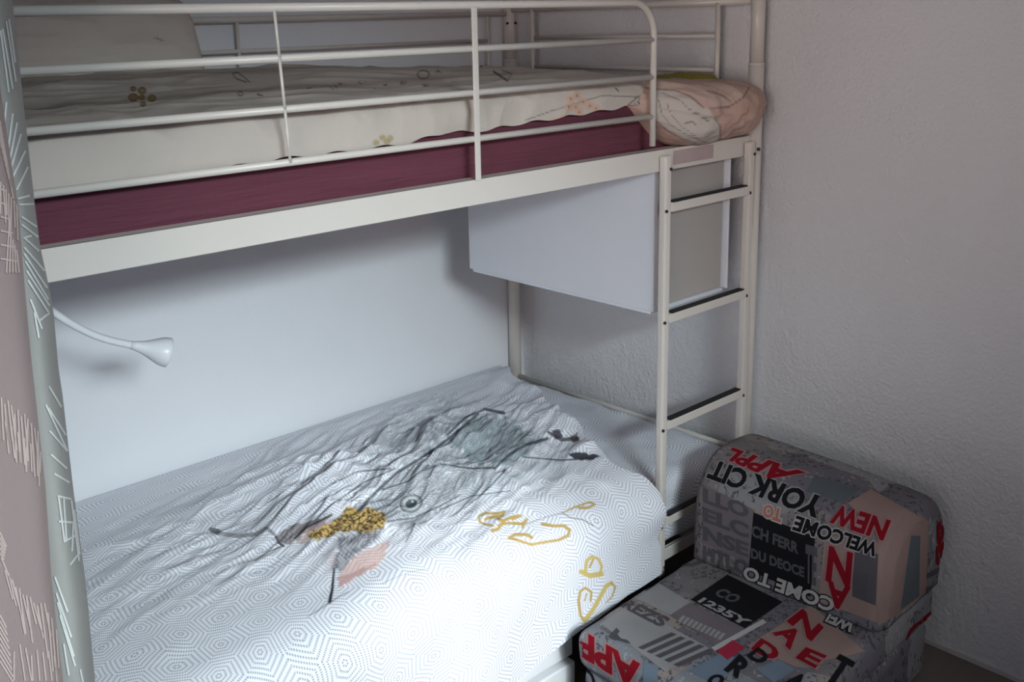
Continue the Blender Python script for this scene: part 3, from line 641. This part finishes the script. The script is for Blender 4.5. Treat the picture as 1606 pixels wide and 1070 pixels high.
ROT = Matrix.Translation((-.33, -.36, 0)) @ Matrix.Rotation(math.radians(CH_ROT := 2.0), 4, 'Z') @ Matrix.Translation((.33, .36, 0))
def hom(q):   # unit square (0,0),(1,0),(1,1),(0,1) -> pixel quad
    A = []; bb = []
    for (x, y), (u, v) in zip(((0, 0), (1, 0), (1, 1), (0, 1)), q):
        A += [[x, y, 1, 0, 0, 0, -u*x, -u*y], [0, 0, 0, x, y, 1, -v*x, -v*y]]; bb += [u, v]
    h = np.linalg.solve(np.array(A, float), np.array(bb, float)); H = np.append(h, 1).reshape(3, 3)
    return lambda x, y: (lambda w: (w[0]/w[2], w[1]/w[2]))(H @ np.array([x, y, 1]))
def unit_shape(kind, txt=None, off=0.0):
    bm = bmesh.new()
    if kind == 'rect':
        vs = [bm.verts.new(p) for p in ((0, 0, 0), (1, 0, 0), (1, 1, 0), (0, 1, 0))]; bm.faces.new(vs)
    else:
        cu = bpy.data.curves.new('t', 'FONT'); cu.body = txt; cu.size = 1; cu.offset = .042+off*1.5; cu.resolution_u = 3; cu.space_character = 1.0
        ob = bpy.data.objects.new('t', cu); C.objects.link(ob); bpy.context.view_layer.update()
        me = bpy.data.meshes.new_from_object(ob.evaluated_get(bpy.context.evaluated_depsgraph_get())); bm.from_mesh(me)
        bpy.data.objects.remove(ob); bpy.data.curves.remove(cu); bpy.data.meshes.remove(me)
        co = np.array([v.co[:2] for v in bm.verts]); lo, hi = co.min(0), co.max(0)
        if off: lo = lo+off*1.5; hi = hi-off*1.5
        for v in bm.verts: v.co = ((v.co.x-lo[0])/(hi[0]-lo[0]), (v.co.y-lo[1])/(hi[1]-lo[1]), 0)
    return bm
def decal(target, bvh, kind, quad, mk, lift=.0008, txt=None, off=0.0, n=None):
    """quad: pixel corners of the print as seen (text frame: bottom-left, bottom-right, top-right, top-left)"""
    bm = unit_shape(kind, txt, off); H = hom(quad)
    nx, ny = n or ((10, 10) if kind == 'rect' else (3*len(txt)+2, 6))
    for i in range(1, nx): bmesh.ops.bisect_plane(bm, geom=bm.verts[:]+bm.edges[:]+bm.faces[:], plane_co=(i/nx, 0, 0), plane_no=(1, 0, 0))
    for i in range(1, ny): bmesh.ops.bisect_plane(bm, geom=bm.verts[:]+bm.edges[:]+bm.faces[:], plane_co=(0, i/ny, 0), plane_no=(0, 1, 0))
    bm.verts.ensure_lookup_table(); pos = []
    for v in bm.verts:
        u, w = H(v.co.x, v.co.y); d = Vector(ray(u, w)).normalized(); loc, nor, fi, di = bvh.ray_cast(Vector(CAM), d)
        if loc is None: pos.append(None); continue
        if nor.dot(d) > 0: nor = -nor
        pos.append(loc+nor*lift)
    tv = [target.verts.new(p) if p is not None else None for p in pos]; mi = PMK.index(mk)+1
    for f in bm.faces:
        vs = [tv[v.index] for v in f.verts]
        if None in vs: continue
        c = [v.co for v in vs]
        if max((a-b).length for a in c for b in c) > .06 + (.12 if kind == 'rect' else 0): continue
        try: nf = target.faces.new(vs)
        except ValueError: continue
        nf.material_index = mi; nf.normal_update()
        if nf.normal.dot(Vector(CAM)-c[0]) < 0: nf.normal_flip()
    bm.free()
chair = tag(empty('foam_armchair', (-.45, -.36, 0)), 'low foam lounge chair in newspaper and city lettering print by the right wall', 'chair')
parts = {}
for nm, bmx in (('base', rounded_block(-.815, -.085, -.590, -.105, .004, .150, .022, .0, 3)), ('seat', rounded_block(-.833, -.075, -.600, -.100, .152, .250, .028, .005, 5)),
                ('backrest', rounded_block(-.390, -.052, -.604, -.100, .253, .528, .035, .0, 7, rtop=.135))):
    if nm == 'backrest':
        for v in bmx.verts:
            t = min(1, max(0, (-.10-v.co.y)/.5)); v.co.z = .253+(v.co.z-.253)*(1-.10*t*t)
    bmesh.ops.transform(bmx, matrix=ROT, verts=bmx.verts); parts[nm] = bmx
def sc(L): return [(1060+x/2.744, 680+y/2.744) for x, y in L]       # measured in an enlarged view
bv = {k: BVHTree.FromBMesh(b) for k, b in parts.items()}
bk, st = parts['backrest'], parts['seat']; vb, vs_ = bv['backrest'], bv['seat']
def R(part, quad, col, lift=.0006, n=(22, 22)): decal(parts[part], bv[part], 'rect', quad, col, lift+.0006, n=n)
def TX(part, txt, quad, col, lift=.0014, **k): decal(parts[part], bv[part], 'text', quad, col, lift+.0007, txt=txt, **k)
# backrest patches
R('backrest', sc([(115, 470), (330, 560), (340, 330), (120, 220)]), 'mauve'); R('backrest', sc([(760, 700), (860, 740), (870, 520), (765, 480)]), 'grey')
R('backrest', sc([(560, 250), (720, 300), (790, 240), (600, 180)]), 'teal'); R('backrest', sc([(615, 722), (880, 820), (880, 470), (640, 440)]), 'salmon', .0001); R('backrest', sc([(740, 300), (900, 470), (1085, 380), (840, 240)]), 'salmon', .0002); R('backrest', sc([(868, 830), (1075, 700), (1085, 380), (872, 440)]), 'salmon', .0004)
R('backrest', sc([(315, 588), (580, 702), (600, 445), (335, 340)]), 'black', .0009)
TX('backrest', 'CH FERR', sc([(325, 440), (530, 520), (530, 470), (330, 390)]), 'dim', .0016); TX('backrest', 'DU DEOCE', sc([(325, 535), (555, 620), (555, 575), (325, 490)]), 'dim', .0016); TX('backrest', 'TE', sc([(560, 640), (605, 655), (610, 490), (560, 475)]), 'grey', .0016)
for i, (a, b) in enumerate((('LLO', 0), ('ELC', 1), ('NSE', 2), ('HTLO', 3))):
    y = 225+i*82; TX('backrest', a, sc([(120, y+70), (315, y+145), (315, y+82), (120, y+8)]), 'grey', .0014)
for off, c, lf in ((.03, 'light', .0012), (0.0, 'black', .0017)): TX('backrest', 'YORK CIT', sc([(655, 282), (168, 112), (132, 192), (606, 368)]), c, lf, off=off)
for off, c, lf in ((.04, 'pink', .0012), (0.0, 'red', .0017)): TX('backrest', 'APPL', sc([(560, 172), (245, 64), (203, 108), (455, 218)]), c, lf, off=off)
for off, c, lf in ((.04, 'pink', .0019), (0.0, 'red', .0024)): TX('backrest', 'NEW', sc([(926, 378), (690, 305), (662, 385), (892, 465)]), c, lf, off=off)
for off, c, lf in ((.04, 'white', .0014), (0.0, 'black', .0019)): TX('backrest', 'WELCOME', sc([(876, 474), (522, 352), (500, 415), (856, 532)]), c, lf, off=off)
for off, c, lf in ((.06, 'white', .0012), (0.0, 'orange', .0017)): TX('backrest', 'TO', sc([(462, 328), (385, 302), (372, 355), (452, 385)]), c, lf, off=off)
for off, c, lf in ((.03, 'pink', .0014), (0.0, 'red', .0019)):
    TX('backrest', 'N', sc([(765, 515), (662, 482), (645, 632), (752, 668)]), c, lf, off=off); TX('backrest', 'A', sc([(756, 662), (655, 628), (645, 735), (745, 770)]), c, lf, off=off)
for off, c, lf in ((.04, 'black', .0012), (0.0, 'white', .0017)):
    TX('backrest', 'COME TO', sc([(690, 712), (300, 566), (288, 622), (675, 772)]), c, lf, off=off)
for off, c, lf in ((.05, 'black', .0012), (0.0, 'white', .0017)): TX('seat', 'WEL', sc([(785, 812), (650, 758), (622, 805), (752, 862)]), c, lf, off=off)
# right end cap
R('backrest', sc([(965, 760), (1045, 700), (1050, 440), (1010, 440)]), 'teal'); TX('backrest', 'PP', sc([(1175, 350), (1160, 545), (1115, 575), (1122, 385)]), 'red', .0012, n=(6, 6)); TX('backrest', 'LE', sc([(1160, 560), (1145, 700), (1070, 720), (1080, 600)]), 'grey', .0012)
TX('backrest', 'HT', sc([(1195, 440), (1195, 650), (1170, 650), (1175, 440)]), 'black', .0012); TX('seat', 'CP', sc([(990, 920), (1118, 815), (1110, 750), (990, 850)]), 'red', .0012)
# seat top
def s2(L): return [(880+x/3.567, 770+y/3.567) for x, y in L]
R('seat', s2([(350, 575), (610, 695), (725, 625), (480, 480)]), 'light'); R('seat', s2([(610, 700), (900, 880), (1020, 775), (725, 630)]), 'mauve'); R('seat', s2([(160, 700), (580, 1010), (860, 900), (320, 600)]), 'light', .0004); R('seat', s2([(725, 612), (1030, 772), (1240, 625), (930, 472)]), 'black', .0009)
R('seat', s2([(710, 1010), (850, 1080), (1040, 960), (900, 905)]), 'blue'); R('seat', s2([(1090, 1000), (1190, 1080), (1310, 1000), (1215, 945)]), 'blue'); R('seat', s2([(870, 900), (930, 950), (1030, 880), (960, 838)]), 'crim', .001)
R('seat', s2([(1040, 870), (1320, 990), (1700, 900), (1400, 640)]), 'salmon', .0003); R('seat', s2([(860, 900), (1150, 740), (1130, 720), (840, 880)]), 'white', .0008)
TX('seat', '1235Y', s2([(760, 625), (1030, 765), (1075, 735), (800, 600)]), 'light', .0016, off=0); TX('seat', 'CO', s2([(850, 585), (960, 635), (1020, 600), (900, 545)]), 'dim', .0016)
TX('seat', 'IIIIIIIIII', s2([(650, 735), (890, 840), (920, 805), (680, 700)]), 'light', .0014); TX('seat', 'REZS', s2([(330, 650), (560, 770), (620, 720), (380, 610)]), 'grey', .0014); TX('seat', '/////', s2([(430, 880), (700, 1010), (860, 900), (580, 780)]), 'grey', .0012)
TX('seat', 'OBEO', s2([(520, 470), (860, 400), (790, 350), (560, 430)]), 'grey', .0012); TX('seat', 'A', s2([(390, 860), (310, 770), (240, 790), (300, 860)]), 'dim', .0012)
for off, c, lf in ((.03, 'pink', .0015), (0.0, 'red', .0021)):
    TX('seat', 'N', s2([(1260, 735), (1400, 850), (1470, 770), (1350, 665)]), c, lf, off=off); TX('seat', 'A', s2([(1180, 800), (1280, 900), (1370, 820), (1270, 750)]), c, lf, off=off)
    TX('seat', 'D', s2([(1060, 890), (1180, 970), (1240, 900), (1120, 830)]), c, lf, off=off); TX('seat', 'E', s2([(1310, 940), (1420, 1000), (1490, 930), (1370, 880)]), c, lf, off=off)
for ch, q in (('D', [(1040, 930), (1110, 990), (1180, 930), (1100, 880)]), ('R', [(910, 1010), (990, 1060), (1080, 990), (1000, 920)]), ('O', [(800, 1080), (870, 1110), (930, 1060), (870, 1020)]), ('A', [(1250, 1080), (1330, 1110), (1390, 1050), (1310, 1020)]), ('T', [(1450, 1060), (1550, 1110), (1640, 960), (1560, 920)])):
    TX('seat', ch, s2(q), 'black', .0026)
# seat front face (towards the bed ladder side)
for part in ('seat', 'base'):
    R(part, [(1009, 1120), (1032, 1130), (1032, 1048), (1009, 1036)], 'blue'); 
    for off, c, lf in ((.035, 'pink', .0012), (0.0, 'red', .0018)): TX(part, 'APP', [(1005, 1042), (906, 985), (906, 1026), (1005, 1086)], c, lf, off=off)
    TX(part, 'Y', [(917, 1064), (902, 1052), (902, 1035), (917, 1045)], 'black', .0014); TX(part, 'C', [(935, 1060), (918, 1046), (918, 1072), (935, 1088)], 'black', .0014)
for nm, b in parts.items():
    me = bpy.data.meshes.new(nm); b.to_mesh(me); b.free(); me.materials.append(M_news)
    for k in PMK: me.materials.append(PM[k])
    link(nm, me, chair)

# ------------------------------------------------------------------ curtains
def curtain(name, edge, Y0, width, m, linemat, strokes, label, folds, back):
    """edge: [(v, u)] pixel run of the right edge; hangs at Y0, extends `width` to the left"""
    zs = np.linspace(2.36, .03, 150); ev = []
    e = [onY(u, v, Y0+back*.8+float(folds(0.0, 1.0))) for v, u in edge]; ez = [p.z for p in e][::-1]; ex = [p.x for p in e][::-1]
    n = 90; t = np.linspace(0, 1, n); P = np.zeros((len(zs), n, 3))
    for i, z in enumerate(zs):
        xe = np.interp(z, ez, ex)
        x = xe-width*t; y = Y0+folds(t, z)
        k = np.exp(-(t*width/.012)**1.2)
        P[i, :, 0] = x; P[i, :, 1] = y+back*k; P[i, :, 2] = z
    V = np.stack([P[..., 0], P[..., 2]], -1)
    o = grid_mesh(name, P, V, [m, linemat]); 
    bm = bmesh.new(); bm.from_mesh(o.data); bvh = BVHTree.FromBMesh(bm)
    camv = Vector(CAM)
    for (a, b, w) in strokes:
        A = np.array(a, float); Bv = np.array(b, float); d = Bv-A; L = np.hypot(*d)+1e-6; nrm = np.array([-d[1], d[0]])/L*w*.5; N = max(2, int(L/6)); prev = None
        for i in range(N+1):
            c = A+d*i/N; row = []
            for s in (-1, 1):
                q = c+nrm*s; dr_ = Vector(ray(*q)).normalized(); loc, nor, fi, di = bvh.ray_cast(camv, dr_)
                row.append(None if loc is None else bm.verts.new(loc-dr_*.0045))
            if prev and None not in row and None not in prev:
                f = bm.faces.new((prev[0], prev[1], row[1], row[0])); f.material_index = 1
            prev = row
    bm.to_mesh(o.data); bm.free()
    return tag(o, label, 'curtain')
ge = [(-120, 4), (0, 20), (30, 24), (150, 37), (318, 56), (389, 65), (437, 76), (490, 86), (580, 94), (617, 100), (765, 117), (922, 138), (1070, 152), (1200, 168)]
gs = [((1, 48), (14, 145)), ((4, 45), (20, 140)), ((10, 33), (25, 128)), ((14, 30), (24, 98)), ((10, 160), (6, 205)), ((20, 178), (12, 240)), ((27, 192), (14, 258)), ((33, 210), (17, 265)), ((40, 236), (20, 278)), ((47, 256), (26, 298)), ((28, 312), (53, 305)), ((30, 321), (53, 320)), ((34, 340), (58, 356)), ((34, 352), (60, 372)), ((37, 372), (66, 398)), ((38, 388), (70, 425)), ((38, 398), (74, 452)), ((40, 410), (76, 470)), ((42, 425), (78, 480)), ((44, 440), (76, 490)), ((48, 470), (66, 516)), ((54, 490), (61, 530)), ((62, 503), (83, 487)), ((40, 372), (50, 370)),
      ((77, 606), (103, 650)), ((72, 635), (106, 708)), ((76, 640), (107, 688)), ((78, 676), (106, 708)), ((80, 713), (105, 735)), ((85, 743), (109, 757)), ((90, 778), (112, 783)), ((92, 818), (118, 820)), ((92, 780), (101, 848)), ((100, 780), (104, 846)), ((112, 785), (124, 880)), ((116, 800), (125, 870)), ((100, 850), (122, 838)), ((110, 886), (124, 868)), ((115, 820), (113, 865)), ((88, 930), (112, 1000)), ((90, 945), (116, 1030)), ((94, 965), (118, 1045)), ((100, 1010), (108, 1060)), ((86, 905), (106, 960)), ((126, 1050), (130, 1070))]
curtain('curtain', ge, -.20, .40, M_grey, M_whiteline, [(a, b, 3.0) for a, b in gs], 'sage grey curtain with white burst strokes hanging behind the mauve one', lambda t, z: .018*np.cos(t*26)+.012*np.cos(t*9+z*.6), .03)
me_ = [(-160, -40), (60, -8), (138, 1), (258, 19), (336, 31), (430, 38), (560, 50), (765, 73), (900, 82), (975, 90), (1070, 101), (1200, 112)]
rs = random.Random(3); ms = []
for i in range(13):
    x = 2+i*5.2; y = 628+i*4+rs.uniform(-8, 8); ms.append(((x, y), (x+rs.uniform(-3, 9), y+rs.uniform(55, 88))))
for i in range(6): ms.append(((8+i*10, 660+i*9), (14+i*9, 712+i*7)))
for i in range(17):
    t = i/16; x = 2+t*90; y = 880+90*t**.7+rs.uniform(-8, 8); ms.append(((x, y), (x+14-6*t+rs.uniform(-3, 3), y+rs.uniform(60, 105)-40*(1-t))))
for i in range(9): ms.append(((0, 965+i*9), (10+i*1.5, 985+i*11)))
for i in range(5): ms.append(((0, 835+i*8), (10-i, 858+i*5)))
for i in range(9): ms.append(((22+i*9, 1010+rs.uniform(0, 20)), (26+i*9+rs.uniform(-6, 6), 1068)))
for i in range(8): x = 1+i*4.2; y = 285+i*6; ms.append(((x, y), (x+rs.uniform(-2, 4), y+rs.uniform(40, 75))))
for i in range(6): ms.append(((1, 296+i*22), (8+i*4, 300+i*22))); 
for i in range(5): ms.append(((14+i*3, 360+i*8), (10+i*5, 428)))
for i in range(9): ms.append(((0+i*1.5, 190+i*9), (2+i*2.4, 232+i*10)))
curtain('curtain', me_, -.26, .42, M_mauve, M_pinkline, [(a, b, 2.6) for a, b in ms], 'mauve curtain with pale pink burst strokes at the left edge, nearest the camera', lambda t, z: .010*np.cos(t*14)+.006*np.cos(t*6+z), .02)
rod = tag(finish('curtain_rod', tube(bmesh.new(), [(-2.4, -.23, 2.38), (-1.75, -.23, 2.38)], .012, 12), M_metal), 'white rod from which both curtains hang above the bed', 'curtain rod')
for x in (-2.38, -1.77): finish('bracket', tube(bmesh.new(), [(x, -.23, 2.39), (x, -.23, 2.45)], .006, 8), M_metal, rod)

# ------------------------------------------------------------------ light
w = bpy.data.worlds.new('world'); bpy.context.scene.world = w; w.use_nodes = True
bgn = w.node_tree.nodes['Background']; bgn.inputs[0].default_value = (.55, .68, 1, 1); bgn.inputs[1].default_value = 1.0
def area(name, loc, target, sx, sy, power, col, spread=180):
    l = bpy.data.lights.new(name, 'AREA'); l.shape = 'RECTANGLE'; l.size = sx; l.size_y = sy; l.energy = power; l.color = col; l.spread = math.radians(spread)
    o = bpy.data.objects.new(name, l); C.objects.link(o); o.location = loc
    o.rotation_euler = (Vector(target)-Vector(loc)).to_track_quat('-Z', 'Y').to_euler(); return o
area('window_daylight', (-2.05, YF+.03, 2.2), (-1.15, .2, .4), 1.0, .3, 12.0, (.84, .96, 1.0), 45)
area('left_window_daylight', (XL+.02, -1.4, 1.6), (.05, .1, 1.85), 1.2, 1.0, 4.6, (1.0, .86, .80), 56)
area('front_fill_light', (-1.0, YF+.03, 1.3), (0, .3, 1.0), .8, .8, .9, (1.0, .55, .35), 60)  # added warm fill for the sheet by the ladder, no doorway behind it
sp = bpy.data.lights.new('daylight_patch', 'SPOT'); sp.energy = 330; sp.spot_size = math.radians(14); sp.spot_blend = 1.0; sp.shadow_soft_size = .08; sp.color = (.93, .97, 1)
so = bpy.data.objects.new('daylight_patch', sp); C.objects.link(so); so.location = (-2.0, YF+.1, 1.75); so.rotation_euler = (Vector((-1.04, -.05, .34))-so.location).to_track_quat('-Z', 'Y').to_euler()
sc_ = bpy.context.scene
sc_.view_settings.view_transform = 'Standard'; sc_.view_settings.look = 'None'; sc_.view_settings.gamma = 1; sc_.view_settings.use_curve_mapping = False; sc_.view_settings.exposure = 0.0
